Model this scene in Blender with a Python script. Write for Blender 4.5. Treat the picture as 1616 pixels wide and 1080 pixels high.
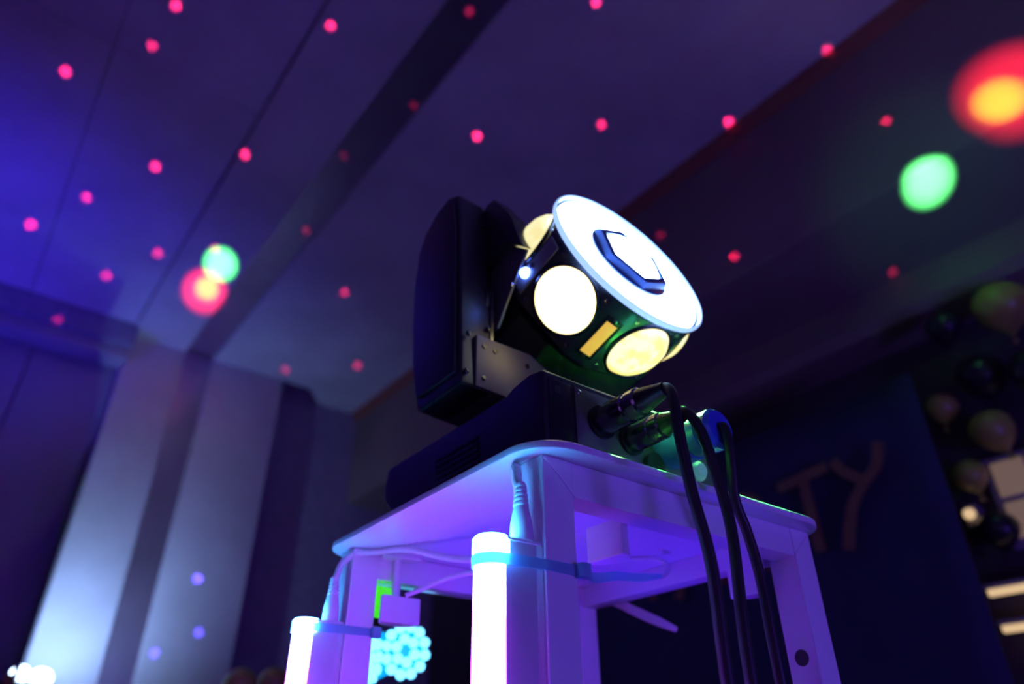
import bpy, bmesh, math, random
from mathutils import Vector, Matrix
random.seed(4)
sc = bpy.context.scene
col = sc.collection
for o in list(bpy.data.objects):
    bpy.data.objects.remove(o)
PI = math.pi

# ------------------------------------------------------------------ camera
CAM_Z = 0.5                       # the camera stands half a metre above the floor
PITCH, ROLL, F_PX = 0.55219, 0.00696, 1122.8
cd = bpy.data.cameras.new('camera')
cam = bpy.data.objects.new('camera', cd); col.objects.link(cam)
cd.sensor_width = 36.0
cd.lens = F_PX / 1616 * 36.0
cp, sp = math.cos(PITCH), math.sin(PITCH)
r0 = Vector((1, 0, 0)); fw = Vector((0, cp, sp)); dn = fw.cross(r0)
c_, s_ = math.cos(ROLL), math.sin(ROLL)
right = c_ * r0 + s_ * dn; down = -s_ * r0 + c_ * dn
m3 = Matrix((right, -down, -fw)).transposed()
cam.matrix_world = Matrix.Translation((0, 0, CAM_Z)) @ m3.to_4x4()
cd.clip_start = 0.02
cd.dof.use_dof = True
cd.dof.focus_distance = 0.70
cd.dof.aperture_fstop = 2.5
sc.camera = cam

# ------------------------------------------------------------------ exposure, world
sc.view_settings.view_transform = 'Standard'
sc.view_settings.look = 'None'
sc.view_settings.exposure = 0.0
sc.view_settings.gamma = 1.0
sc.view_settings.use_curve_mapping = False
wd = bpy.data.worlds.new('world'); sc.world = wd; wd.use_nodes = True
wd.node_tree.nodes['Background'].inputs[0].default_value = (0.25, 0.10, 1.0, 1)
wd.node_tree.nodes['Background'].inputs[1].default_value = 0.006

# ------------------------------------------------------------------ frames of reference
# stand: unit 1.4 m, origin at the outer corner of the near leg under the top; room: metres, a = along the wall, b = across, z from the lens
K = 1.4
YS, YR = 0.1351, 0.6625
E1 = Vector((math.sin(YS + PI / 4), math.cos(YS + PI / 4), 0))
E2 = Vector((-math.cos(YS + PI / 4), math.sin(YS + PI / 4), 0))
ROT_S = math.atan2(E1.y, E1.x)
F0 = Vector((0.0193, 0.4381, 0.1834))
A_ = Vector((-math.sin(YR), math.cos(YR), 0)); B_ = Vector((math.cos(YR), math.sin(YR), 0))
ROT_R = math.atan2(A_.y, A_.x)
def S(p):
    return (F0 + p[0] * E1 + p[1] * E2) * K + Vector((0, 0, p[2] * K + CAM_Z))
def R(p):
    return A_ * p[0] + B_ * p[1] + Vector((0, 0, p[2] + CAM_Z))
HO = Vector((0.136, 0.140, 0.2025))          # tilt axis of the moving head
HN = Vector((0, -0.953, 0.3023)); HM = Vector((0, 0.3023, 0.953))
def H(p):                                    # head frame: x along the tilt axis, s forward, m up
    q = HO + Vector((p[0], 0, 0)) + HN * p[1] + HM * p[2]
    return S(q)
def Wd(p): return Vector(p)

# lights
def look(o, to):
    d = Vector(to) - o.location
    o.rotation_euler = d.to_track_quat('-Z', 'Y').to_euler()
def spot(name, loc, to, energy, color, angle, blend=1.0, radius=0.02):
    l = bpy.data.lights.new(name, 'SPOT'); l.energy = energy; l.color = color
    l.spot_size = angle; l.spot_blend = blend; l.shadow_soft_size = radius
    o = bpy.data.objects.new(name, l); col.objects.link(o); o.location = loc; look(o, to); return o
def area(name, loc, to, energy, color, size):
    l = bpy.data.lights.new(name, 'AREA'); l.energy = energy; l.color = color; l.size = size
    o = bpy.data.objects.new(name, l); col.objects.link(o); o.location = loc; look(o, to); return o

# hall lights, plus violet fills added where no lamp is seen
area('violet_fill', R((-1.5, -1.6, 0.3)), R((2.0, 0.9, 2.1)), 6.5, (0.24, 0.085, 0.62), 1.2)  # added fill for the violet ambient light
area('violet_fill', R((-1.2, 1.0, 0.2)), R((1.2, 1.4, 2.1)), 3.5, (0.2, 0.10, 0.62), 1.0)  # second added fill for the same ambient
spot('blue_wash', R((3.0, -1.9, 0.2)), R((3.45, -0.55, 2.3)), 210, (0.05, 0.03, 1.0), 1.1, 1.0, 0.1)
spot('floor_fill', S((.16, .14, -.50)), S((.16, .14, 0)), 16, (0.06, 0.012, 1.0), .62, .25, .04)  # added lamp under the stand in place of floor bounce
PJ = R((-0.45, -0.25, -0.1))
spot('column_uplight', R((3.48, 0.43, 0.415)), R((3.92, 0.54, .80)), 22, (0.30, 0.50, 1.0), 2.6, 1.0, 0.03)
spot('red_spill', PJ, R((3.9, .62, 1.86)), 9, (1.0, .12, .10), .16, 1.0, 0.0)
area('front_fill', S((.55, -1.3, -.35)), S((.15, 0, -.1)), 13, (0.14, 0.045, 1.0), .5)  # added low fill for the front faces of the stand
# spots of the effect projectors on the ceiling
spot('green_beam', PJ, R((2.97, 0.56, 2.1)), 11000, (0.10, 1.0, 0.20), 0.042, 1.0, 0.0)
spot('red_beam', PJ, R((3.24, 0.571, 2.1)), 6500, (1.0, 0.015, 0.07), 0.056, 1.0, 0.0)
spot('yellow_beam', PJ, R((3.21, 0.572, 2.1)), 3000, (0.5, 0.85, 0.0), 0.032, 1.0, 0.0)
spot('green_beam', PJ, R((0.455, 1.90, 1.48)), 9000, (0.10, 1.0, 0.22), 0.057, 1.0, 0.0)
spot('green_spill', PJ, R((0.455, 1.90, 1.48)), 25, (0.04, 1.0, 0.25), 0.26, 1.0, 0.0)
spot('red_beam', PJ, R((0.17, 1.84, 1.56)), 1800, (1.0, 0.02, 0.06), 0.11, 1.0, 0.0)
spot('yellow_beam', PJ, R((0.21, 1.84, 1.555)), 1600, (0.9, 0.9, 0.0), 0.055, 1.0, 0.0)

# star laser: one lamp behind a grating, a list of beam directions
def star(name, pos, beams, color, power, rad):
    l = bpy.data.lights.new(name, 'POINT'); l.shadow_soft_size = 0.0; l.energy = power
    o = bpy.data.objects.new(name, l); col.objects.link(o); o.location = pos
    l.use_nodes = True; nt = l.node_tree; nt.nodes.clear()
    out = nt.nodes.new('ShaderNodeOutputLight'); em = nt.nodes.new('ShaderNodeEmission')
    em.inputs[0].default_value = (*color, 1)
    nt.links.new(em.outputs[0], out.inputs[0])
    tc = nt.nodes.new('ShaderNodeTexCoord'); acc = None
    for pt, s in beams:
        d = (Vector(pt) - Vector(pos)); dist = d.length; d.normalize()
        dp = nt.nodes.new('ShaderNodeVectorMath'); dp.operation = 'DOT_PRODUCT'
        nt.links.new(tc.outputs['Normal'], dp.inputs[0]); dp.inputs[1].default_value = d
        mr = nt.nodes.new('ShaderNodeMapRange')
        mr.inputs['From Min'].default_value = math.cos(rad); mr.inputs['From Max'].default_value = math.cos(rad * 0.6)
        mr.inputs['To Min'].default_value = 0; mr.inputs['To Max'].default_value = s * dist * dist / 9.0
        nt.links.new(dp.outputs['Value'], mr.inputs['Value'])
        if acc is None: acc = mr.outputs[0]
        else:
            ad = nt.nodes.new('ShaderNodeMath'); ad.operation = 'ADD'
            nt.links.new(acc, ad.inputs[0]); nt.links.new(mr.outputs[0], ad.inputs[1]); acc = ad.outputs[0]
    nt.links.new(acc, em.inputs[1])
    return o
RED = [(1.72, 0, 2.1, 1), (1.49, .42, 2.1, 1), (1.17, .75, 2.1, .6), (.9, 1.05, 2.1, 1), (1.92, -.02, 2.1, .5), (2.21, -.23, 2.1, .9),
       (1.6, .8, 2.1, .25), (1.58, 1.07, 2.1, 1.2), (1.25, 1.41, 2.1, .8), (.95, 1.78, 2.1, 1.2), (.55, 1.79, 2.1, .5), (.48, 1.84, 1.72, .7),
       (2.21, .4, 2.1, 1), (2.49, .14, 2.1, 1.2), (1.98, .71, 2.1, .2), (2.85, -.04, 2.1, .8), (3.19, -.2, 2.1, 1), (2.49, .78, 2.1, .5),
       (3.06, .3, 2.1, .6), (2.87, .5, 2.1, .5), (3.39, .15, 2.1, .6), (2.82, 1.13, 2.1, .35), (1.08, 1.84, 1.57, .8), (1.38, 1.84, 1.87, .2),
       (.74, 2.24, 1.48, .3), (3.45, 1.53, 2.1, .35), (3.76, 1.21, 2.1, .25), (1.56, 2.2, .59, .7), (3.78, .03, 2.0, .25)]
star('red_star_laser', R((-0.3, -0.12, -0.02)), [(R(q[:3]), q[3]) for q in RED], (1.0, 0.02, 0.14), 2000, 0.0060)
star('blue_star_laser', R((-0.3, -0.2, -0.02)), [(R((3.9, 1.01, .88)), 1), (R((3.9, 1.07, .63)), .5), (R((3.9, .89, .52)), .5)], (0.10, 0.05, 1.0), 2600, 0.0055)

# ------------------------------------------------------------------ materials
def new_mat(name):
    m = bpy.data.materials.new(name); m.use_nodes = True
    return m, m.node_tree, m.node_tree.nodes['Principled BSDF']
def mat(name, c, rough=0.5, metal=0.0, noise=0.06, nscale=18.0, bump=0.0, spec=None, coat=0.0):
    m, nt, b = new_mat(name)
    tc = nt.nodes.new('ShaderNodeTexCoord'); nz = nt.nodes.new('ShaderNodeTexNoise')
    nz.inputs['Scale'].default_value = nscale; nz.inputs['Detail'].default_value = 4
    nt.links.new(tc.outputs['Object'], nz.inputs['Vector'])
    rp = nt.nodes.new('ShaderNodeValToRGB')
    lo = tuple(max(0, v * (1 - noise * 2)) for v in c); hi = tuple(min(1, v * (1 + noise * 2)) for v in c)
    rp.color_ramp.elements[0].position = 0.3; rp.color_ramp.elements[0].color = (*lo, 1)
    rp.color_ramp.elements[1].position = 0.7; rp.color_ramp.elements[1].color = (*hi, 1)
    nt.links.new(nz.outputs['Fac'], rp.inputs[0]); nt.links.new(rp.outputs[0], b.inputs['Base Color'])
    b.inputs['Roughness'].default_value = rough; b.inputs['Metallic'].default_value = metal
    if spec is not None: b.inputs['Specular IOR Level'].default_value = spec
    if coat: b.inputs['Coat Weight'].default_value = coat; b.inputs['Coat Roughness'].default_value = 0.08
    if bump:
        bp = nt.nodes.new('ShaderNodeBump'); bp.inputs['Strength'].default_value = bump; bp.inputs['Distance'].default_value = 0.002
        n2 = nt.nodes.new('ShaderNodeTexNoise'); n2.inputs['Scale'].default_value = nscale * 12
        nt.links.new(tc.outputs['Object'], n2.inputs['Vector'])
        nt.links.new(n2.outputs['Fac'], bp.inputs['Height']); nt.links.new(bp.outputs[0], b.inputs['Normal'])
    return m
def glow(name, c, strength, c2=None, rough=0.3):
    m, nt, b = new_mat(name)
    b.inputs['Base Color'].default_value = (*[0.5 * v for v in c], 1); b.inputs['Roughness'].default_value = rough
    b.inputs['Emission Color'].default_value = (*c, 1); b.inputs['Emission Strength'].default_value = strength
    if c2:                                   # mottled lens: two tones of the lamp seen through its facets
        tc = nt.nodes.new('ShaderNodeTexCoord'); nz = nt.nodes.new('ShaderNodeTexNoise')
        nz.inputs['Scale'].default_value = 60; nz.inputs['Detail'].default_value = 2
        nt.links.new(tc.outputs['Object'], nz.inputs['Vector'])
        rp = nt.nodes.new('ShaderNodeValToRGB')
        rp.color_ramp.elements[0].position = 0.40; rp.color_ramp.elements[0].color = (*c2, 1)
        rp.color_ramp.elements[1].position = 0.62; rp.color_ramp.elements[1].color = (*c, 1)
        nt.links.new(nz.outputs['Fac'], rp.inputs[0]); nt.links.new(rp.outputs[0], b.inputs['Emission Color'])
    return m
M = {}
M['plaster'] = mat('white_plaster', (.62, .60, .62), .75, bump=.15, nscale=3)
M['panel'] = mat('ceiling_panel', (.62, .60, .66), .7, bump=.1, nscale=3)
M['bulk'] = mat('bulkhead_paint', (.26, .19, .19), .8, nscale=2)
M['cove'] = mat('red_brown_cove', (.34, .11, .08), .7, nscale=2)
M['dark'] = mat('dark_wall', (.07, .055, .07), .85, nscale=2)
M['wall'] = mat('back_wall_cloth', (.38, .37, .46), .85, nscale=2)
M['seam'] = mat('seam', (.30, .28, .36), .8)
M['floor'] = mat('dark_carpet', (.05, .04, .05), .9, bump=.4, nscale=30)
M['groove'] = mat('satin_metal_inlay', (.46, .40, .46), .32, .75, nscale=4)
M['white'] = mat('white_powder_coat', (.80, .80, .84), .32, nscale=6, noise=.02, coat=.25)
M['plastic'] = mat('white_plastic', (.78, .78, .82), .4, noise=.02)
m, nt, b = new_mat('translucent_nylon')
tl = nt.nodes.new('ShaderNodeBsdfTranslucent'); tl.inputs[0].default_value = (.42, .80, .88, 1)
mx = nt.nodes.new('ShaderNodeMixShader'); mx.inputs[0].default_value = .6
b.inputs['Base Color'].default_value = (.42, .80, .88, 1); b.inputs['Roughness'].default_value = .35
nt.links.new(b.outputs[0], mx.inputs[1]); nt.links.new(tl.outputs[0], mx.inputs[2])
nt.links.new(mx.outputs[0], nt.nodes['Material Output'].inputs[0])
M['nylon'] = m
M['cable_w'] = mat('white_cable', (.72, .72, .76), .45, noise=.02)
M['black'] = mat('black_housing', (.018, .016, .022), .36, nscale=30, bump=.05)
M['gloss'] = mat('black_gloss', (.014, .014, .02), .20, nscale=30)
M['sheet'] = mat('black_steel_sheet', (.13, .12, .115), .42, .3, nscale=30)
M['plate_grey'] = mat('grey_plate', (.30, .29, .30), .35)
M['drum'] = mat('drum_black', (.035, .035, .045), .24, nscale=30)
M['rubber'] = mat('black_rubber', (.012, .011, .014), .45)
M['chrome'] = mat('dark_chrome', (.25, .25, .27), .22, 1.0)
M['steel'] = mat('screw_steel', (.5, .5, .52), .25, 1.0)
M['blue_plug'] = mat('blue_plug', (.05, .10, .55), .25)
M['pale_plug'] = mat('pale_grey_plug', (.62, .62, .60), .3)
M['print'] = mat('white_print', (.7, .7, .7), .6)
M['banner'] = mat('navy_cloth', (.028, .024, .095), .8, bump=.2, nscale=6)
M['letter'] = mat('copper_foil_letter', (.27, .13, .085), .5, .2)
M['olive'] = mat('olive_balloon', (.42, .40, .09), .3, noise=.03)
M['inky'] = mat('black_balloon', (.02, .02, .03), .3, noise=.03)
M['yellow'] = mat('yellow_paint', (.75, .55, .12), .5)
M['alu'] = mat('satin_aluminium', (.66, .64, .70), .3, .25)
M['lens_hot'] = glow('lens_hot', (1.0, .83, .42), 2.9, (1.0, .80, .38))
M['lens_warm'] = glow('lens_warm', (1.0, .93, .52), 1.35, (1.0, .74, .20))
M['lens_dim'] = glow('lens_dim', (1.0, .94, .50), 1.0, (.95, .82, .36))
M['amber'] = glow('amber_window', (.85, .50, .08), .85)
M['ring'] = glow('led_ring', (.34, .58, 1.0), 26.0)
M['rim'] = glow('light_guide', (.34, .54, 1.0), 1.25)
M['hublens'] = glow('hub_lens', (.34, .58, 1.0), 20.0)
M['bluebezel'] = mat('blue_black_bezel', (.03, .05, .16), .3)
M['blueled'] = glow('blue_led', (.10, .20, 1.0), 24)
M['cyan'] = glow('cyan_led', (.16, .66, 1.0), 2.6)
M['cyandim'] = glow('cyan_led_back', (.0, .42, .9), 1.0)
M['white_led'] = glow('white_led', (.55, .75, 1.0), 9)
M['warm_strip'] = glow('warm_strip', (1.0, .68, .36), .75)
M['pane'] = glow('lit_pane', (.62, .40, .30), .22)
M['green'] = glow('green_spot_glow', (.08, 1.0, .02), .7)  # projected green light put in as emission
# pixel tube: its upper pixels run blue, the rest violet
def tube_mat(top):
    m, nt, b = new_mat('pixel_tube')
    g = nt.nodes.new('ShaderNodeNewGeometry'); sx = nt.nodes.new('ShaderNodeSeparateXYZ')
    nt.links.new(g.outputs['Position'], sx.inputs[0])
    rp = nt.nodes.new('ShaderNodeValToRGB'); mr = nt.nodes.new('ShaderNodeMapRange')
    mr.inputs['From Min'].default_value = top - 0.30; mr.inputs['From Max'].default_value = top
    nt.links.new(sx.outputs['Z'], mr.inputs['Value']); nt.links.new(mr.outputs[0], rp.inputs[0])
    e = rp.color_ramp.elements
    e[0].position = 0; e[0].color = (.36, .032, 1, 1); e[1].position = 1; e[1].color = (.06, .45, 1.2, 1)
    x = e.new(.78); x.color = (.36, .032, 1, 1); x = e.new(.92); x.color = (.07, .20, 1, 1)
    nt.links.new(rp.outputs[0], b.inputs['Emission Color']); b.inputs['Emission Strength'].default_value = 60
    b.inputs['Base Color'].default_value = (.6, .6, .65, 1)
    return m
Z_TUBE = F0.z * K + CAM_Z - 0.06 * K
M['tube'] = tube_mat(Z_TUBE)

# ------------------------------------------------------------------ mesh helpers
class MB:
    """collects shapes; every point goes through the frame X before it is stored"""
    def __init__(self, X=Wd): self.v = []; self.f = []; self.X = X
    def add(self, vs, fs):
        n = len(self.v); self.v += [self.X(p) for p in vs]; self.f += [tuple(i + n for i in f) for f in fs]; return self
    def box(self, x0, x1, y0, y1, z0, z1):
        vs = [(x, y, z) for x in (x0, x1) for y in (y0, y1) for z in (z0, z1)]
        return self.add(vs, [(0, 1, 3, 2), (4, 6, 7, 5), (0, 4, 5, 1), (2, 3, 7, 6), (0, 2, 6, 4), (1, 5, 7, 3)])
    def prism(self, prof, lo, hi, axis=0, hole=None):
        """profile of 2-D points pushed along an axis from lo to hi"""
        n = len(prof); vs = []
        for h in (lo, hi):
            for p in prof:
                q = list(p); q.insert(axis, h); vs.append(tuple(q))
        fs = [tuple(range(n - 1, -1, -1)), tuple(range(n, 2 * n))]
        fs += [(i, (i + 1) % n, n + (i + 1) % n, n + i) for i in range(n)]
        return self.add(vs, fs)
    def frustum(self, p0, p1, r0, r1=None, seg=20, cap=True):
        r1 = r0 if r1 is None else r1
        return self.lathe(p0, (Vector(p1) - Vector(p0)).normalized(), [(0, r0), ((Vector(p1) - Vector(p0)).length, r1)], seg, cap)
    def lathe(self, o, d, prof, seg=24, cap=True, ph=0.0):
        """profile of (distance along d, radius) turned round the axis d through o"""
        o = Vector(o); d = Vector(d).normalized()
        u = d.orthogonal().normalized() if abs(d.z) < .95 else Vector((1, 0, 0)); u = (u - d * u.dot(d)).normalized(); w = d.cross(u)
        vs = []; fs = []; n = len(prof)
        for t, r in prof:
            for k in range(seg):
                a = 2 * PI * k / seg + ph
                vs.append(tuple(o + d * t + (u * math.cos(a) + w * math.sin(a)) * max(r, 1e-5)))
        for i in range(n - 1):
            for k in range(seg):
                a = i * seg + k; b2 = i * seg + (k + 1) % seg
                fs.append((a, b2, b2 + seg, a + seg))
        if cap:
            fs.append(tuple(range(seg - 1, -1, -1))); fs.append(tuple(range((n - 1) * seg, n * seg)))
        return self.add(vs, fs)
    def tube(self, pts, r, seg=10, sub=6, flat=None):
        P = smooth([Vector(p) for p in pts], sub); n = len(P); vs = []; fs = []
        nrm = None
        for i, p in enumerate(P):
            d = (P[min(i + 1, n - 1)] - P[max(i - 1, 0)]).normalized()
            if nrm is None: nrm = d.orthogonal().normalized() if flat is None else Vector(flat)
            nrm = (nrm - d * nrm.dot(d)).normalized(); w = d.cross(nrm)
            rr = r(i / (n - 1)) if callable(r) else r
            rx, ry = rr if isinstance(rr, tuple) else (rr, rr)
            for k in range(seg):
                a = 2 * PI * k / seg
                vs.append(tuple(p + nrm * math.cos(a) * rx + w * math.sin(a) * ry))
        for i in range(n - 1):
            for k in range(seg):
                a = i * seg + k; b2 = i * seg + (k + 1) % seg
                fs.append((a, b2, b2 + seg, a + seg))
        fs.append(tuple(range(seg - 1, -1, -1))); fs.append(tuple(range((n - 1) * seg, n * seg)))
        return self.add(vs, fs)
    def band(self, loop, z0, z1, t):
        """closed flat strap that follows a plan loop"""
        n = len(loop); vs = []; fs = []
        c = Vector((sum(p[0] for p in loop) / n, sum(p[1] for p in loop) / n))
        for i, p in enumerate(loop):
            a = Vector(loop[i - 1]); b = Vector(loop[(i + 1) % n]); d = (b - a).normalized(); o = Vector((d.y, -d.x))
            if (Vector(p) - c).dot(o) < 0: o = -o
            q = Vector(p) + o * t
            vs += [(p[0], p[1], z0), (q.x, q.y, z0), (q.x, q.y, z1), (p[0], p[1], z1)]
        for i in range(n):
            j = (i + 1) % n
            for k in range(4):
                fs.append((4 * i + k, 4 * j + k, 4 * j + (k + 1) % 4, 4 * i + (k + 1) % 4))
        return self.add(vs, fs)
    def build(self, name, m, parent=None, bevel=0.0, angle=35, segs=2, merge=False):
        inv = parent_inv(parent)
        me = bpy.data.meshes.new(name)
        me.from_pydata([tuple(inv @ v) for v in self.v], [], self.f)
        bm = bmesh.new(); bm.from_mesh(me)
        if merge: bmesh.ops.remove_doubles(bm, verts=bm.verts, dist=1e-5)
        bmesh.ops.recalc_face_normals(bm, faces=bm.faces)
        if bevel:
            ed = [e for e in bm.edges if len(e.link_faces) == 2 and e.calc_face_angle(0) > math.radians(30)]
            bmesh.ops.bevel(bm, geom=ed, offset=bevel, segments=segs, profile=0.6, affect='EDGES', clamp_overlap=True)
        bm.to_mesh(me); bm.free()
        me.polygons.foreach_set('use_smooth', [True] * len(me.polygons))
        me.set_sharp_from_angle(angle=math.radians(angle))
        me.materials.append(m)
        o = bpy.data.objects.new(name, me); col.objects.link(o)
        if parent: o.parent = parent
        return o
ROOT = {}
def parent_inv(p):
    if p is None: return Matrix.Identity(4)
    mw = ROOT[p.name]
    return mw.inverted()
def _reg(o, mw): ROOT[o.name] = mw; return o
def smooth(P, sub):
    if len(P) < 3 or sub <= 1: return P
    out = []
    for i in range(len(P) - 1):
        p0 = P[max(i - 1, 0)]; p1 = P[i]; p2 = P[i + 1]; p3 = P[min(i + 2, len(P) - 1)]
        for k in range(sub):
            t = k / sub
            out.append(0.5 * ((2 * p1) + (p2 - p0) * t + (2 * p0 - 5 * p1 + 4 * p2 - p3) * t * t + (3 * p1 - p0 - 3 * p2 + p3) * t ** 3))
    out.append(P[-1]); return out
def thing(name, label, cat, loc, rot=0.0, group=None):
    o = bpy.data.objects.new(name, None); col.objects.link(o); o.empty_display_size = .05
    mw = Matrix.Translation(loc) @ Matrix.Rotation(rot, 4, 'Z')
    o.location = loc; o.rotation_euler = (0, 0, rot)
    o['label'] = label; o['category'] = cat
    if group: o['group'] = group
    return _reg(o, mw)
def part(o, parent):                           # registers a part so that it can carry sub-parts
    return _reg(o, ROOT[parent.name])
def tag(o, label, cat, group=None):
    o['label'] = label; o['category'] = cat
    if group: o['group'] = group
    return o
def struct(o): o['kind'] = 'structure'; return _reg(o, Matrix.Identity(4))

# ------------------------------------------------------------------ the room
ZF = -CAM_Z                                    # floor
HC = 2.10
struct(MB(R).box(-3.5, 6.5, -3.6, 3.4, ZF - .05, ZF).build('floor', M['floor']))
# flat band of ceiling, cut back where the far recess begins; it carries a sunk metal inlay
ce = struct(MB(R).prism([(-3.5, .38), (3.9, .38), (3.9, .67), (-3.5, .67)], HC, HC + .12, 2)
            .prism([(-3.5, .83), (3.9, .83), (3.9, 1.43), (4.41, 1.84), (-3.5, 1.84)], HC, HC + .12, 2).build('ceiling', M['plaster']))
MB(R).box(-3.5, 3.9, .66, .84, HC + .012, HC + .03).build('inlay_strip', M['groove'], ce)
# left field of ceiling, laid in wide panels
for i, (a0, a1) in enumerate([(-3.5, -1.9), (-1.9, -.6), (-.6, .7), (.7, 2.0), (2.0, 3.78)]):
    for j, (b0, b1) in enumerate([(-3.6, -1.6), (-1.6, -.62), (-.62, -.12), (-.12, .372)]):
        MB(R).box(a0 + .002, a1 - .002, b0 + .002, b1 - .002, HC + .008, HC + .03).build('ceiling_panel', M['panel'], ce)
MB(R).box(-3.5, 3.9, -3.6, .38, HC + .03, HC + .1).build('panel_backing', M['seam'], ce)
# far wall: pelmet, wall boards
struct(MB(R).prism([(3.78, HC + .10), (3.80, HC - .10), (3.86, HC - .10), (3.86, HC + .1)], -3.6, .40, 1).build('trim_1', M['seam'], None))
struct(MB(R).prism([(3.86, HC + .03), (3.86, HC - .16), (3.90, HC - .18), (3.98, HC - .18), (3.98, HC + .03)], -3.6, .40, 1).build('trim_2', M['wall'], None, .006))
wb = struct(MB(R).box(4.06, 4.12, -3.6, 3.0, ZF, HC + .4).build('wall_back', M['seam']))
for b0, b1 in [(-3.6, -2.2), (-2.2, -1.3), (-1.3, -.62), (-.62, -.02), (-.02, .70)]:
    MB(R).box(4.03, 4.06, b0 + .004, b1 - .004, ZF, HC - .05).build('wall_board', M['wall'], wb)
# column with its own sunk inlay, running on from the ceiling band
cl = struct(MB(R).box(3.9, 4.3, .385, .68, ZF, HC + .1).box(3.9, 4.3, .83, 1.255, ZF, HC + .1).box(3.93, 4.3, .67, .84, ZF, HC + .1).build('wall_column', M['plaster'], None, .004))
MB(R).box(3.912, 3.935, .68, .83, ZF, HC).build('inlay_strip', M['groove'], cl)
# dark recess behind the cut corner of the ceiling
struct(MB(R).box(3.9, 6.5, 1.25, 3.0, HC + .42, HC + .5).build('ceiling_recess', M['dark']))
struct(MB(R).box(6.4, 6.5, -1, 3.4, ZF, HC + .5).build('wall_far', M['dark']))
# bulkhead on the right with its cove, then the wall
bk = struct(MB(R).box(-3.5, 6.4, 1.84, 2.6, 1.48, HC + .12).build('wall_bulkhead', M['bulk'], None, .012))
MB(R).prism([(1.80, HC), (1.815, HC - .035), (1.84, HC - .05), (1.84, HC)], -3.5, 4.40, 0).build('cove', M['cove'], bk)
wr = struct(MB(R).box(-3.5, 6.4, 2.50, 2.6, ZF, 1.48).build('wall_right', M['dark']))
MB(R).prism([(2.28, 1.48), (2.28, 1.36), (2.31, 1.33), (2.50, 1.33), (2.50, 1.48)], -3.5, 6.4, 0).build('ledge', M['bulk'], wr)
struct(MB(R).box(-3.5, 4.1, -3.7, -3.6, ZF, HC + .12).build('wall_left', M['wall']))
struct(MB(R).box(-3.6, -3.5, -3.7, 2.6, ZF, HC + .12).build('wall_rear', M['dark']))

# ------------------------------------------------------------------ things along the walls
# party banner, letters cut from copper foil
bn = thing('party_banner', 'navy blue party banner with copper letters on the right wall', 'banner', R((1.6, 2.20, ZF)), ROT_R)
bp = MB(R); nA, nZ = 24, 12
vs = []; fs = []
for i in range(nA + 1):
    for j in range(nZ + 1):
        a = .79 + (2.75 - .79) * i / nA; zz = ZF + .02 + (1.10 - ZF - .02) * j / nZ
        bb = 2.215 + .012 * math.sin(a * 7.3 + .8 * zz) + .006 * math.sin(a * 17)
        zz -= .02 * math.sin((a - .79) / 1.96 * PI) * (j / nZ)
        vs.append((a, bb, zz))
for i in range(nA):
    for j in range(nZ):
        k = i * (nZ + 1) + j; fs.append((k, k + 1, k + nZ + 2, k + nZ + 1))
bp.add(vs, fs)
cloth = bp.build('cloth', M['banner'], bn)
sm = cloth.modifiers.new('thickness', 'SOLIDIFY'); sm.thickness = .006
def stroke(mb, pts, w):
    """flat letter stroke on the banner plane; points are (a, z)"""
    P = smooth([Vector((p[0], p[1])) for p in pts], 5); n = len(P); vs = []; fs = []
    for i, p in enumerate(P):
        d = (P[min(i + 1, n - 1)] - P[max(i - 1, 0)]).normalized(); o = Vector((d.y, -d.x)) * w / 2
        for q in (p + o, p - o):
            for b in (2.178, 2.188): vs.append((q.x, b, q.y))
    for i in range(n - 1):
        a = 4 * i; c = a + 4
        fs += [(a, c, c + 2, a + 2), (a + 1, a + 3, c + 3, c + 1), (a, a + 1, c + 1, c), (a + 2, c + 2, c + 3, a + 3)]
    fs += [(0, 2, 3, 1), (4 * n - 4, 4 * n - 3, 4 * n - 1, 4 * n - 2)]
    mb.add(vs, fs)
LET = {
 'P': [[(1.93, .86), (1.925, .59)], [(1.93, .855), (1.83, .85), (1.80, .79), (1.83, .73), (1.92, .72)]],
 'A': [[(1.80, .57), (1.70, .86)], [(1.70, .86), (1.60, .59)], [(1.755, .68), (1.645, .68)]],
 'R': [[(1.55, .865), (1.545, .59)], [(1.55, .865), (1.43, .86), (1.39, .80), (1.43, .735), (1.54, .73)], [(1.47, .73), (1.38, .60)]],
 'T': [[(1.305, .855), (1.20, .865), (1.115, .875)], [(1.205, .86), (1.205, .74), (1.20, .615)]],
 'Y': [[(1.09, .885), (1.06, .84), (1.01, .80)], [(.93, .90), (.955, .83), (1.01, .785), (1.06, .73), (1.09, .66), (1.11, .60)]],
}
for ch in 'PARTY':
    mb = MB(R)
    for st in LET[ch]: stroke(mb, st, .034)
    mb.build('letter', M['letter'], bn)

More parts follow.
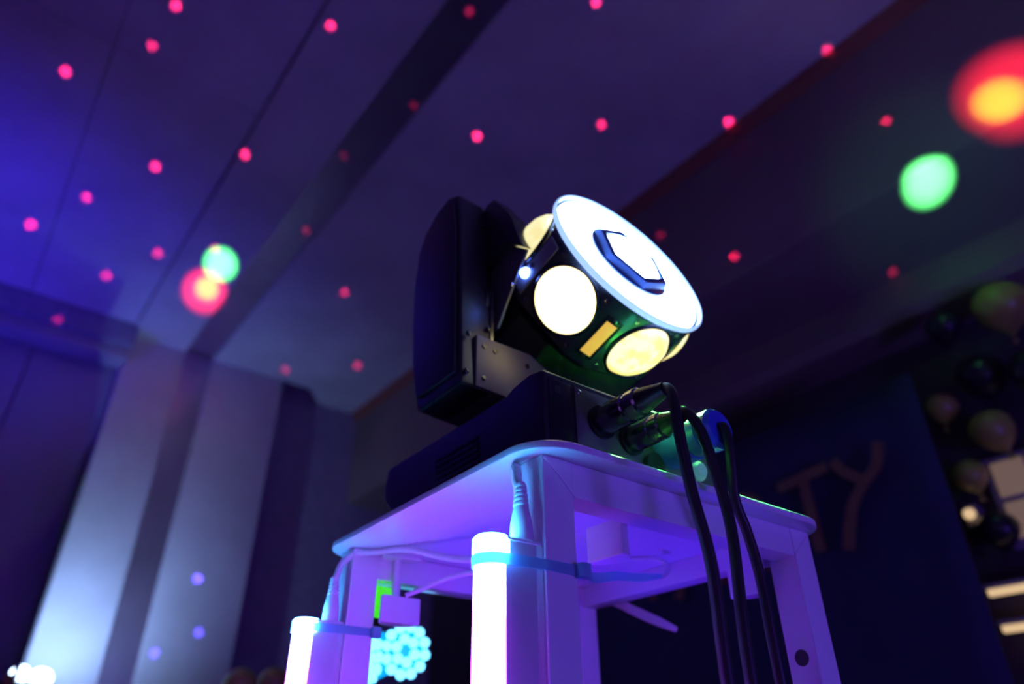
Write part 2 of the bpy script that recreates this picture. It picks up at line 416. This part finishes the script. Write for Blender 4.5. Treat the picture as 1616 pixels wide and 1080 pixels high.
# balloons at the edge of the banner
def balloon(p, r, m, label, group=None):
    t = MB(R)
    prof = [(-1.28, .02), (-1.2, .05), (-1.05, .18), (-.8, .52), (-.5, .80), (-.1, .98), (.25, 1.0), (.6, .83), (.85, .54), (.97, .24), (1.0, .02)]
    ax = Vector((random.uniform(-.3, .3), random.uniform(-.6, 0), 1)).normalized()
    t.lathe(p, ax, [(a * r, b * r) for a, b in prof], 16)
    tp = thing('balloon', label, 'balloon', R(p), 0, group)
    t.build('skin', m, tp, 0, 80)
    k = Vector(p) - ax * 1.28 * r
    MB(R).frustum(k, k - ax * .016, .004, .010, 10).build('knot', m, tp)
BL = [((.50, 2.30, 1.23), .080, 'olive', 'large olive balloon highest at the right edge'),
      ((.64, 2.37, 1.07), .070, 'inky', 'black balloon just under the highest olive balloon'),
      ((.66, 2.26, 1.22), .052, 'inky', 'small black balloon beside the banner top corner'),
      ((.68, 2.41, .91), .064, 'olive', 'olive balloon above the lit wall grid'),
      ((.49, 2.33, 1.01), .074, 'inky', 'black balloon at the frame edge above the lit grid'),
      ((.79, 2.43, .80), .050, 'olive', 'small olive balloon beside the banner edge left of the lit grid'),
      ((.76, 2.41, .62), .055, 'inky', 'black balloon under the lit wall grid'),
      ((.80, 2.43, 1.04), .050, 'olive', 'small olive balloon tucked behind the banner top'),]
for p, r, m, lb in BL: balloon(p, r, M[m], lb, 'balloons beside the banner')
balloon((3.0, 1.015, .31), .065, M['olive'], 'olive balloon low in front of the column, nearer the column', 'balloons in front of the column')
balloon((3.02, 1.15, .33), .060, M['olive'], 'olive balloon low in front of the column, nearer the stand', 'balloons in front of the column')

# lit window grid and shelf lights on the right wall
gw = struct(MB(R).box(.42, .76, 2.47, 2.49, .57, .85).build('window_1', M['seam']))
for i in range(3):
    for j in range(2):
        MB(R).box(.44 + i * .105, .53 + i * .105, 2.462, 2.472, .60 + j * .125, .705 + j * .125).build('pane', M['pane'], gw)
for zz, a1, lb in [(.455, .86, 'warm glowing shelf light strip, the upper of two by the banner'), (.355, .855, 'warm glowing shelf light strip, the lower of two by the banner')]:
    t = thing('shelf_light', lb, 'light', R((.5, 2.44, zz - .01)), ROT_R, 'shelf lights on the right wall')
    MB(R).box(.30, a1, 2.42, 2.50, zz + .012, zz + .026).build('shelf', M['seam'], t)
    MB(R).box(.32, a1 - .01, 2.415, 2.435, zz - .008, zz + .011).build('diffuser', M['warm_strip'], t, .003)
t = thing('wall_lamp', 'tiny warm bulb lamp shining beside the banner edge', 'lamp', R((.83, 2.44, .69)), ROT_R)
MB(R).box(.815, .85, 2.45, 2.50, .66, .72).build('bracket', M['seam'], t)
MB(R).lathe((.83, 2.43, .69), (0, 1, 0), [(-.018, .004), (-.012, .014), (0, .018), (.012, .012), (.02, .008)], 14).build('bulb', M['warm_strip'], t)

# uplight before the column
ul = thing('column_uplight', 'white blue LED uplight in front of the column foot, low at the left', 'light', R((3.62, .36, ZF)), ROT_R)
MB(R).frustum((3.62, .36, ZF + .02), (3.62, .36, .28), .018, .018, 12).build('pole', M['black'], ul)
MB(R).lathe((3.62, .36, ZF), (0, 0, 1), [(0, .14), (.012, .14), (.02, .03)], 24).build('base', M['black'], ul)
MB(R).box(3.58, 3.68, .28, .46, .27, .34).build('housing', M['black'], ul, .006)
MB(R).lathe((3.60, .348, .375), (-.6, -.1, .8), [(-.03, .03), (-.005, .034), (.010, .026), (.016, .006)], 18).build('led_lens', M['white_led'], ul)
MB(R).lathe((3.60, .425, .365), (-.6, .1, .8), [(-.03, .036), (-.005, .042), (.012, .032), (.02, .006)], 18).build('led_lens', M['white_led'], ul)
MB(R).prism([(3.44, .330), (3.66, .330), (3.893, .384), (3.893, .378), (3.66, .324), (3.44, .324)], .33, 1.30, 2).build('added_shield', M['black'], ul)  # added sheet that keeps the uplight off the left wall
MB(R).box(3.575, 3.60, .30, .335, .325, .362).build('gel_frame', M['yellow'], ul, .003)

# twin cluster lamp behind the stand, on a thin pole
tw = thing('cluster_lamp', 'pair of small cyan flower shaped LED cluster heads behind the stand', 'light', (-0.205, 1.33, 0), 0)
MB().frustum((-.205, 1.33, .02), (-.205, 1.33, .62), .012, .012, 12).build('pole', M['black'], tw)
MB().lathe((-.205, 1.33, 0), (0, 0, 1), [(0, .12), (.012, .12), (.02, .02)], 24).build('base', M['black'], tw)
MB().box(-.25, -.16, 1.335, 1.36, .60, .64).build('crossbar', M['black'], tw, .004)
for cx, cy, cz, ay, hw in [(-.183, 1.294, .687, -.25, .88), (-.248, 1.304, .681, .85, 1.0)]:
    ax = Vector((math.sin(-ay) * 1.0, -math.cos(ay), -.15)).normalized(); o = Vector((cx, cy, cz))
    u = ax.cross(Vector((0, 0, 1))).normalized(); w = u.cross(ax)
    hd = MB().lathe(o, ax, [(-.05, .015), (-.045, .03), (-.02, .038), (-.004, .038), (-.002, .03)], 20).build('lamp_head', M['cyandim'], tw)
    part(hd, tw)
    for n, rr, lr in [(12, .0335, .0088), (6, .0165, .0086)]:
        for k in range(n):
            a = 2 * PI * (k + .3) / n; c = o + u * math.cos(a) * rr + w * math.sin(a) * rr * 1.12
            MB().lathe(c, ax, [(-.004, lr), (.002, lr), (.006, lr * .75), (.0085, lr * .1)], 10).build('led', M['cyan'], hd)

# ------------------------------------------------------------------ the stand
W = .0265
zfl = -(F0.z * K + CAM_Z) / K                   # floor in stand units
st = thing('stand', 'tall white square metal stand with rounded top under the moving head', 'stand', S((.15, .15, zfl)), ROT_S)
def rrect(x0, x1, y0, y1, r, n=8):
    out = []
    for cx, cy, a0 in [(x1 - r, y1 - r, 0), (x0 + r, y1 - r, 90), (x0 + r, y0 + r, 180), (x1 - r, y0 + r, 270)]:
        for k in range(n + 1):
            a = math.radians(a0 + 90 * k / n); out.append((cx + r * math.cos(a), cy + r * math.sin(a)))
    return out
top = MB(S).prism(rrect(-.0155, .3125, -.0165, .3145, .034, 10), 0.0002, .0062, 2).build('top', M['white'], st, .0022, segs=3)
for x0, y0, hole in [(0, 0, 0), (.2735, 0, 1), (0, .2735, 0), (.2735, .2735, 0)]:
    lg = MB(S).box(x0, x0 + W, y0, y0 + W, zfl, 0).build('leg', M['white'], st, .0022, segs=3); part(lg, st)
    MB(S).box(x0 - .001, x0 + W + .001, y0 - .001, y0 + W + .001, zfl, zfl + .012).build('foot_cap', M['rubber'], lg)
    if hole:
        MB(S).lathe((x0 - .0004, .0135, -.102), (1, 0, 0), [(0, .0062), (.0008, .0062)], 20).build('bolt_hole', M['rubber'], lg)
h = .0243
for n_, bx in [('rail', (W, .2735, .0008, .0225)), ('rail', (W, .2735, .2775, .2992))]:
    MB(S).box(bx[0], bx[1], bx[2], bx[3], -h, 0).build(n_, M['white'], st, .0012)
for n_, bx in [('rail', (.2790, .2992, W, .2735))]:
    MB(S).box(bx[0], bx[1], bx[2], bx[3], -.021, 0).build(n_, M['white'], st, .0012)
# mitre seams of the frame, thin weld beads running from the corner to the inside of the rail
for sx, ex in [(.0008, W + .001), (.2992, .2735 - .001)]:
    MB(S).tube([(sx, -.0002, -.002), ((sx + ex) / 2, -.0002, -h / 2), (ex, -.0002, -h)], .0006, 6, 1).build('weld_seam', M['white'], st)
# white plastic cups fixed under the top beside the legs
def cup(c, rot, z0, z1, r):
    n = 14; pr = []
    for k in range(n + 1):
        a = -PI / 2 + PI * k / n; pr.append((r * .95 * math.cos(a), r * math.sin(a)))
    def loc(p):
        ca, sa = math.cos(rot), math.sin(rot)
        return S((c[0] + p[0] * ca - p[1] * sa, c[1] + p[0] * sa + p[1] * ca, p[2]))
    b = MB(loc).prism(pr, z0, z1, 2).build('cup', M['plastic'], st, .0015, segs=3); part(b, st)
    MB(loc).lathe((r * .70, 0, z1), (0, 0, 1), [(0, r * .22), (-z1 - .004, r * .22)], 14).build('cup_mount', M['plastic'], b)
    MB(loc).prism([(p[0] + .002, p[1] * 1.06) for p in pr], -.006, -.0005, 2).build('cup_flange', M['plastic'], b)
cup((.094, .0440), 0, -.045, -.018, .0190)
cup((.045, .258), PI / 2, -.064, -.041, .0195)
cup((.258, .0430), 0, -.051, -.021, .0175)
# glowing dome in place of green laser light projected behind the left cup
t = thing('green_light_spot', 'projected green light spot under the stand, built as a glowing dome behind the left cup', 'lamp', S((.038, .29, -.07)), ROT_S)
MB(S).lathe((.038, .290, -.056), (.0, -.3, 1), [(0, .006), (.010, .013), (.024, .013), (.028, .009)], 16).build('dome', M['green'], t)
MB(S).lathe((.038, .290, -.062), (.0, -.3, 1), [(0, .004), (.007, .007)], 12).build('socket', M['rubber'], t)  # added stub under the glowing dome

# ------------------------------------------------------------------ LED tubes strapped to the legs
def led_tube(oy, ztop, label):
    t = thing('led_tube', label, 'light', S((-.02, oy + .0135, zfl)), ROT_S, 'LED tubes strapped to the stand')
    cy = oy + .0135; ca = -.0285; r = .0105
    MB(S).prism([(-.029, oy + .0035), (-.004, oy + .0035), (-.0008, oy + .001), (-.0008, oy + .026), (-.004, oy + .0235), (-.029, oy + .0235)],
                zfl + .03, ztop - .001, 2).build('housing', M['alu'], t, .0006)
    MB(S).lathe((ca - .002, cy, zfl + .03), (0, 0, 1), [(0, r), (ztop - zfl - .031, r)], 28).build('diffuser', M['tube'], t)
    MB(S).lathe((ca - .002, cy, ztop - .010), (0, 0, 1), [(0, r + .0004), (.0004, r + .0012), (.0095, r + .0012), (.0115, r - .0005)], 28).build('end_cap', M['tube'], t)
    MB(S).box(-.029, -.0008, oy + .0025, oy + .0245, ztop - .0012, ztop + .0004).build('end_plate', M['plastic'], t, .0003)
    return t
led_tube(0, -.0592, 'near LED tube glowing white violet, strapped to the front leg of the stand')
led_tube(.2735, -.0655, 'far LED tube glowing white violet, strapped to the left leg of the stand')

def zip_tie(oy, zc, label, tail):
    t = thing('zip_tie', label, 'cable tie', S((-.01, oy + .0135, zc)), ROT_S)
    cy = oy + .0135; ca = -.0305; r = .0110
    lp = []
    for k in range(13):
        a = PI / 2 + PI * k / 12; lp.append((ca + r * math.cos(a), cy + r * math.sin(a)))
    lp += [(0.0, oy - .0006), (W, oy - .0006), (W + .0006, oy + .002), (W + .0006, oy + W - .002), (W, oy + W + .0006), (0, oy + W + .0006)]
    MB(S).band(lp, zc - .0033, zc + .0033, .0010).build('strap', M['nylon'], t)
    MB(S).box(W - .0025, W + .0055, oy - .0065, oy + .0005, zc - .0045, zc + .0045).build('head', M['nylon'], t, .001)
    if tail: MB(S).tube(tail, lambda u: (.0033 * (1 - .5 * max(0, u - .8) / .2), .0006), 8, 6, (0, 0, 1)).build('tail', M['nylon'], t)
zip_tie(0, -.0725, 'pale blue cable tie round the near LED tube and front leg', [(W + .004, -.002, -.0725), (.06, .02, -.068), (.11, .05, -.054), (.17, .08, -.041), (.215, .098, -.030)])
zip_tie(.2735, -.0715, 'pale blue cable tie round the far LED tube and left leg', None)
t = thing('loose_tie', 'long white cable tie end sticking out from the back leg of the stand', 'cable tie', S((.30, .27, -.004)), ROT_S)
MB(S).tube([(.2992, .276, .000 - .006), (.3035, .262, -.010), (.308, .245, -.018), (.313, .22, -.032), (.322, .18, -.053)], lambda u: (.0050 * (1 - .45 * max(0, u - .86) / .14), .0016), 10, 6, (0, 0, 1)).build('strap', M['plastic'], t)
MB(S).box(.296, .304, .2735, .2800, -.012, -.002).build('head', M['plastic'], t, .001)

# plugs and white leads of the tubes
def lead(oy, zt, path, label, sx=0.0):
    t = thing('power_lead', label, 'cable', S((-.012, oy + .010, zt)), ROT_S)
    px = -.0115; py = oy + .0085
    MB(S).lathe((px, py, zt), (0.02, .02, 1), [(0, .0072), (.012, .0069), (.020, .0054), (.023, .0046)], 20).build('plug', M['plastic'], t)
    rl = MB(S)
    for k in range(5):
        rl.lathe((px + .0005, py + .0005 + .0001 * k, zt + .0225 + k * .0032), (0.02, .05, 1), [(0, .0036), (.0003, .0052 - k * .0003), (.0018, .0052 - k * .0003), (.0021, .0034), (.0032, .0034)], 16)
    rl.build('strain_relief', M['plastic'], t)
    MB(S).tube([(px + .0006, py + .001, zt + .036)] + path, .0030, 10, 6).build('wire', M['cable_w'], t)
lead(0, -.0588, [(-.0105, .0130, -.018), (-.0085, .0165, -.009), (-.006, .0215, -.0045), (.004, .035, -.0042), (.03, .06, -.006 - .02), (.05, .09, -.0325), (.076, .11, -.034)],
     'white lead plugged into the near LED tube at the front leg')
lead(.2735, -.0651, [(-.0095, .283, -.024), (-.006, .281, -.013), (.0035, .276, -.0050), (.018, .264, -.0036), (.035, .24, -.0036), (.051, .2, -.017), (.051, .15, -.030), (.072, .115, -.034)],
     'white lead arching from the far LED tube under the stand top')
t = thing('loose_lead', 'thin white lead crossing under the top from the left cup', 'cable', S((.04, .235, -.042)), ROT_S)
MB(S).tube([(.036, .236, -.045), (.048, .225, -.039), (.055, .19, -.035), (.055, .145, -.040), (.085, .115, -.043), (.14, .13, -.030), (.19, .14, -.006), (.215, .14, -.0035)], .0022, 10, 6).build('wire', M['cable_w'], t)
t = thing('wire_loop', 'short loop of white wire hanging under the stand top at right', 'cable', S((.25, .14, 0)), ROT_S)
MB(S).tube([(.226, .150, -.002), (.236, .145, -.0022), (.245, .13, -.004), (.249, .12, -.010), (.242, .115, -.020), (.230, .115, -.026)], .0022, 10, 6).build('wire', M['cable_w'], t)

# ------------------------------------------------------------------ moving head
mh = thing('moving_head_light', 'black moving head stage light with glowing ring and round yellow lenses', 'stage light', S((.116, .14, .0062)), ROT_S)
# base
bs = MB(S).prism([(.020, .011), (.226, .011), (.262, .043), (.264, .060), (.258, .0765), (.066, .0765), (.058, .0800), (.038, .0830), (.020, .0800)], .020, .212, 0).build('base', M['black'], mh, .004, segs=3)
part(bs, mh)
for x, y in [(.04, .04), (.19, .04), (.04, .20), (.19, .20)]:
    MB(S).frustum((x, y, .0062), (x, y, .012), .011, .010, 14).build('rubber_foot', M['rubber'], bs)
for k in range(6):
    MB(S).prism([(.100 + k * .001, .026 + k * .0055), (.165 + k * .001, .026 + k * .0055), (.165 + k * .001, .0285 + k * .0055), (.100 + k * .001, .0285 + k * .0055)], .0188, .0205, 0).build('vent_slat', M['gloss'], bs)
MB(S).box(.050, .208, .0186, .0205, .014, .074).build('connector_panel', M['sheet'], bs, .0008)
MB(S).box(.0245, .046, .0192, .0205, .014, .074).build('panel_strip', M['gloss'], bs, .0006)
for a, c in [(.054, .070), (.054, .020), (.126, .020), (.204, .070), (.204, .020), (.160, .018)]:
    MB(S).lathe((a, .0188, c), (0, -1, 0), [(0, .0022), (.0008, .0022), (.0012, .0012)], 12).build('screw', M['steel'], bs)
for a, w2 in [(.098, .012), (.112, .010), (.148, .020), (.174, .014)]:
    MB(S).box(a, a + w2, .0182, .0187, .0158, .0176).build('printed_mark', M['print'], bs)
MB(S).lathe((.046 - .012, .0193, .066), (0, -1, 0), [(0, .0038), (.0004, .0038)], 14).build('screw_hole', M['rubber'], bs)
for a, c, r in [(.075, .050, .0135), (.106, .043, .0125), (.147, .044, .0150)]:
    MB(S).lathe((a, .0187, c), (0, -1, 0), [(0, r), (.003, r), (.0034, r * .8)], 24).build('socket', M['gloss'], bs)
MB(S).lathe((.128, .0187, .027), (0, -1, 0), [(0, .010), (.005, .010), (.006, .006)], 18).build('knob', M['rubber'], bs)
MB(S).lathe((.178, .0187, .033), (0, -1, 0), [(0, .009), (.006, .009), (.010, .006)], 18).build('fuse_holder', M['pale_plug'], bs)
MB(S).lathe((.116, .145, .0760), (0, 0, 1), [(0, .058), (.018, .056), (.021, .046), (.027, .046)], 40).build('pan_bearing', M['black'], mh)
# yoke: cross plate and one arm
MB(S).prism([(.016, .101), (.060, .099), (.104, .101), (.150, .110), (.150, .134), (.104, .138), (.076, .152), (.016, .152)], .104, .180, 1).build('yoke_plate', M['sheet'], mh, .0018)
ARM = [(.106, .100), (.178, .100), (.190, .140), (.199, .200), (.201, .250), (.196, .295), (.184, .318), (.165, .331), (.142, .335), (.125, .326), (.117, .290), (.112, .200)]
arm = MB(S).prism(ARM, .002, .036, 0).build('yoke_arm', M['black'], mh, .006, segs=3); part(arm, mh)
MB(S).prism([(y * .88 + .0185, z * .90 + .0225) for y, z in ARM], -.0015, .003, 0).build('arm_cover', M['black'], arm, .003)
MB(S).prism([(.1085, .155), (.1105, .155), (.1105, .222), (.1085, .222)], .0345, .0372, 0).build('edge_trim', M['chrome'], arm)
for x, y, z in [(.0075, .1045, .150), (.0065, .1045, .112), (.031, .1075, .165), (.027, .113, .288)]:
    MB(S).lathe((x, y + .001, z), (0, -1, 0), [(0, .0026), (.0018, .0026), (.0024, .0013)], 12).build('screw', M['gloss'], arm)
for x, z in [(.024, .142), (.024, .110), (.036, .141), (.072, .138)]:
    MB(S).lathe((x, .1042, z), (0, -1, 0), [(0, .0025), (.0009, .0025), (.0011, .0014)], 14).build('screw', M['gloss'], arm)
# head
R0 = .0902
NS = 12
def ngon(r, flat):                              # drum outline: six broad lens flats and six narrow ones between
    out = []
    for k in range(6):
        c = math.radians(158 + 60 * k)
        for da in (-flat, flat):
            out.append((r * math.cos(c + da), r * math.sin(c + da)))
    return out
drum = MB(H).add(*(lambda A, B, C, D: ([(x, .119, m) for x, m in A] + [(x, .114, m) for x, m in B] + [(x, .046, m) for x, m in C] + [(x, .032, m) for x, m in D],
        [tuple(range(12)), tuple(range(47, 35, -1))] + [(i * 12 + k, i * 12 + (k + 1) % 12, (i + 1) * 12 + (k + 1) % 12, (i + 1) * 12 + k) for i in range(3) for k in range(12)]))
        (ngon(.0868, .385), ngon(.0885, .385), ngon(.0885, .385), ngon(.070, .385))).build('head_drum', M['drum'], mh, .0022, segs=2)
part(drum, mh)
rear = MB(H).prism([(.100, -.03), (.100, .03), (.070, .058), (-.050, .058), (-.078, .03), (-.078, -.03), (-.050, -.055), (.070, -.055)], -.055, .036, 1).build('head_rear', M['black'], mh, .004)
part(rear, mh)
MB(H).prism([(.010, .036), (.039, .031), (.067, .033), (.085, .005), (.083, .057), (.069, .104), (.058, .109), (.015, .095)], -.102, -.084, 0).build('tilt_bracket', M['black'], rear, .002)
MB(H).prism([(-.005, .030), (.067, .032), (.083, .006), (.043, -.022), (.020, -.040), (-.005, -.03)], -.0945, -.092, 0).build('bracket_plate', M['sheet'], rear, .001)
MB(H).lathe((-.106, 0, 0), (1, 0, 0), [(0, .030), (.010, .030), (.012, .022), (.032, .022)], 28).build('tilt_bearing', M['black'], rear)
for s, m in [(.060, .010), (.052, -.012), (.030, .015)]:
    MB(H).lathe((-.094, s, m), (-1, 0, 0), [(0, .003), (.0015, .003), (.002, .0015)], 12).build('screw', M['steel'], rear)
# lenses and sensor windows round the drum
LM = ['lens_dim', 'lens_hot', 'lens_warm', 'lens_warm', 'lens_hot', 'lens_hot']
for k in range(6):
    ph = math.radians(158 + 60 * k)
    d = Vector((math.cos(ph), 0, math.sin(ph))); tang = Vector((-math.sin(ph), 0, math.cos(ph)))
    rf = .0885 * math.cos(.385)
    c = d * rf + Vector((0, .082, 0))
    bz = MB(H).lathe(c, d, [(-.002, .0335), (.0012, .0335), (.0026, .0318), (.0026, .0306), (.0, .0300)], 40).build('lens_bezel', M['gloss'], drum)
    MB(H).lathe(c, d, [(-.001, .0304), (.0018, .0304), (.0070, .0268), (.0120, .0195), (.0150, .0100), (.0158, .0008)], 40).build('lens', M[LM[k]], drum)
    for q in (-1, 1):
        for e in (-1, 1):
            p = c + tang * .0285 * q + Vector((0, .0285 * e, 0))
            MB(H).lathe(p, d, [(-.001, .0022), (.0008, .0022), (.0012, .001)], 10).build('screw', M['steel'], drum)
    ph2 = ph + math.radians(30); d2 = Vector((math.cos(ph2), 0, math.sin(ph2))); t2 = Vector((-math.sin(ph2), 0, math.cos(ph2)))
    rf2 = .0885 * math.cos(math.radians(30) - .385)
    c2 = d2 * rf2 + Vector((0, .080, 0))
    def loc2(p, c2=c2, d2=d2, t2=t2): return H(tuple(c2 + t2 * p[0] + Vector((0, p[1], 0)) + d2 * p[2]))
    if k == 0:                                  # this gap carries a bright blue status lamp
        MB(loc2).box(-.0085, .0085, -.028, .030, -.001, .0012).build('trim_plate', M['plate_grey'], drum, .0006)
        MB(loc2).lathe((-.003, -.012, .0005), (0, 0, 1), [(0, .0052), (.003, .0052), (.006, .003), (.007, .0005)], 16).build('status_lamp', M['blueled'], drum)
        MB(loc2).lathe((-.003, -.0025, .0005), (0, 0, 1), [(0, .003), (.0016, .003), (.002, .001)], 12).build('screw', M['steel'], drum)
    else:
        MB(loc2).box(-.0085, .0085, -.026, .022, -.001, .0010).build('trim_plate', M['gloss'], drum, .0006)
        if k != 2: MB(loc2).box(-.0055, .0055, -.0215, .0165, .0005, .0018).build('amber_window', M['amber'], drum, .0003)
        for y in (-.0245, .0205):
            MB(loc2).lathe((0, y, .0008), (0, 0, 1), [(0, .0022), (.0008, .0022), (.0012, .001)], 10).build('screw', M['steel'], drum)
# front: clear rim, ring of LEDs, hexagonal hub with the centre lens
fr = MB(H).lathe((0, .112, 0), (0, 1, 0), [(.006, .0880), (.007, .0896), (.0085, .0902), (.011, .0902), (.0122, .0894), (.0122, .0880), (.0095, .0874)], 72, cap=False).build('front_rim', M['rim'], mh)
part(fr, mh)
MB(H).lathe((0, .1185, 0), (0, 1, 0), [(0, .0850), (.0012, .0845), (.0012, .040)], 64, cap=False).build('ring_reflector', M['ring'], fr)
for n, rr, lr in [(28, .0765, .0070), (22, .0605, .0070)]:
    for k in range(n):
        a = 2 * PI * k / n
        MB(H).lathe((rr * math.cos(a), .1196, rr * math.sin(a)), (0, 1, 0), [(0, lr), (.0015, lr * .9), (.0028, lr * .5), (.0032, lr * .05)], 8).build('led', M['ring'], fr)
hb = MB(H).lathe((0, .119, 0), (0, 1, 0), [(0, .0455), (.0014, .0455), (.0035, .0440), (.0095, .0415), (.0100, .0345), (.0065, .0335)], 6, cap=False, ph=.3).build('hub_bezel', M['bluebezel'], mh, .0012)
part(hb, mh)
MB(H).lathe((0, .1195, 0), (0, 1, 0), [(0, .0455), (.002, .0455), (.0028, .0440), (.0028, .030)], 48, cap=False).build('hub_base', M['bluebezel'], hb)
MB(H).lathe((0, .1235, 0), (0, 1, 0), [(0, .0335), (.0030, .0325), (.0070, .0250), (.0095, .0120), (.0100, .0005)], 40).build('centre_lens', M['hublens'], hb)
# green lens beam below the drum; the point lamp is added for the arm
sp1 = spot('under_beam', H((.040, .075, -.095)), S((.17, 0.0, .02)), 90, (.10, 1.0, .12), 1.5, .8, .012)

sp3 = bpy.data.lights.new('arm_fill', 'POINT'); sp3.energy = 1.6; sp3.color = (.30, 1.0, .18); sp3.shadow_soft_size = .006  # added point lamp for green light on the arm and yoke plate
so = bpy.data.objects.new('arm_fill', sp3); col.objects.link(so); so.location = H((-.060, -.012, -.066))
# ------------------------------------------------------------------ plugs and black cables in the base
def xlr(a, c, b1, label, path, m, r, name='signal_cable', boot=True):
    t = thing(name, label, 'cable', S((a, .015, c)), ROT_S)
    L = .0185 - b1
    pl = MB(S).lathe((a, .0185, c), (0, -1, 0.02), [(0, r * .93), (.004, r * .95), (.005, r), (L * .55, r), (L * .57, r * .9), (L * .62, r * .9), (L * .64, r), (L * .78, r * .98), (L * .82, r * .8)], 24).build('plug', m, t)
    part(pl, t)
    if boot:
        MB(S).lathe((a, .0185 - L * .8, c + L * .8 * .02), (0, -1, .02), [(0, r * .86), (L * .08, r * .80), (L * .35, r * .52), (L * .42, r * .46)], 18).build('boot', M['rubber'], pl)
    else:
        MB(S).lathe((a, .0185 - L * .8, c + L * .8 * .02), (0, -1, .02), [(0, r * .9), (L * .05, r * 1.02), (L * .20, r * 1.02), (L * .26, r * .85), (L * .26, r * .45)], 24).build('end_ring', m, pl)
    MB(S).box(a - .003, a + .003, .012 - L * .25, .012, c + r * .85, c + r * 1.12).build('latch', M['chrome'], pl, .0005)
    MB(S).tube([(a, .0185 - L * 1.05, c + L * .021)] + path, .0039, 12, 7).build('jacket', M['rubber'], t)
xlr(.075, .050, -.036, 'black signal cable nearest the front leg, arching from a dark metal plug',
    [(.075, -.048, .052), (.073, -.0545, .044), (.071, -.0575, .028), (.071, -.058, .010), (.075, -.058, -.027), (.081, -.060, -.072), (.080, -.060, -.130), (.080, -.060, -.25), (.085, -.058, zfl + .008)], M['chrome'], .0115)
xlr(.106, .043, -.026, 'black signal cable second from the front leg, from the middle plug of the light',
    [(.1055, -.036, .047), (.107, -.044, .038), (.112, -.0475, .019), (.118, -.050, -.019), (.118, -.052, -.051), (.110, -.054, -.117), (.110, -.055, -.20), (.113, -.055, zfl + .008)], M['chrome'], .0105)
xlr(.147, .044, -.034, 'black power cable with thick blue plug, farthest from the front leg',
    [(.147, -.040, .044), (.147, -.0415, .034), (.147, -.041, .015), (.149, -.0375, -.012), (.158, -.0365, -.034), (.163, -.037, -.065), (.162, -.038, -.104), (.163, -.038, -.18), (.166, -.038, zfl + .008)], M['blue_plug'], .0165, 'power_cable', False)
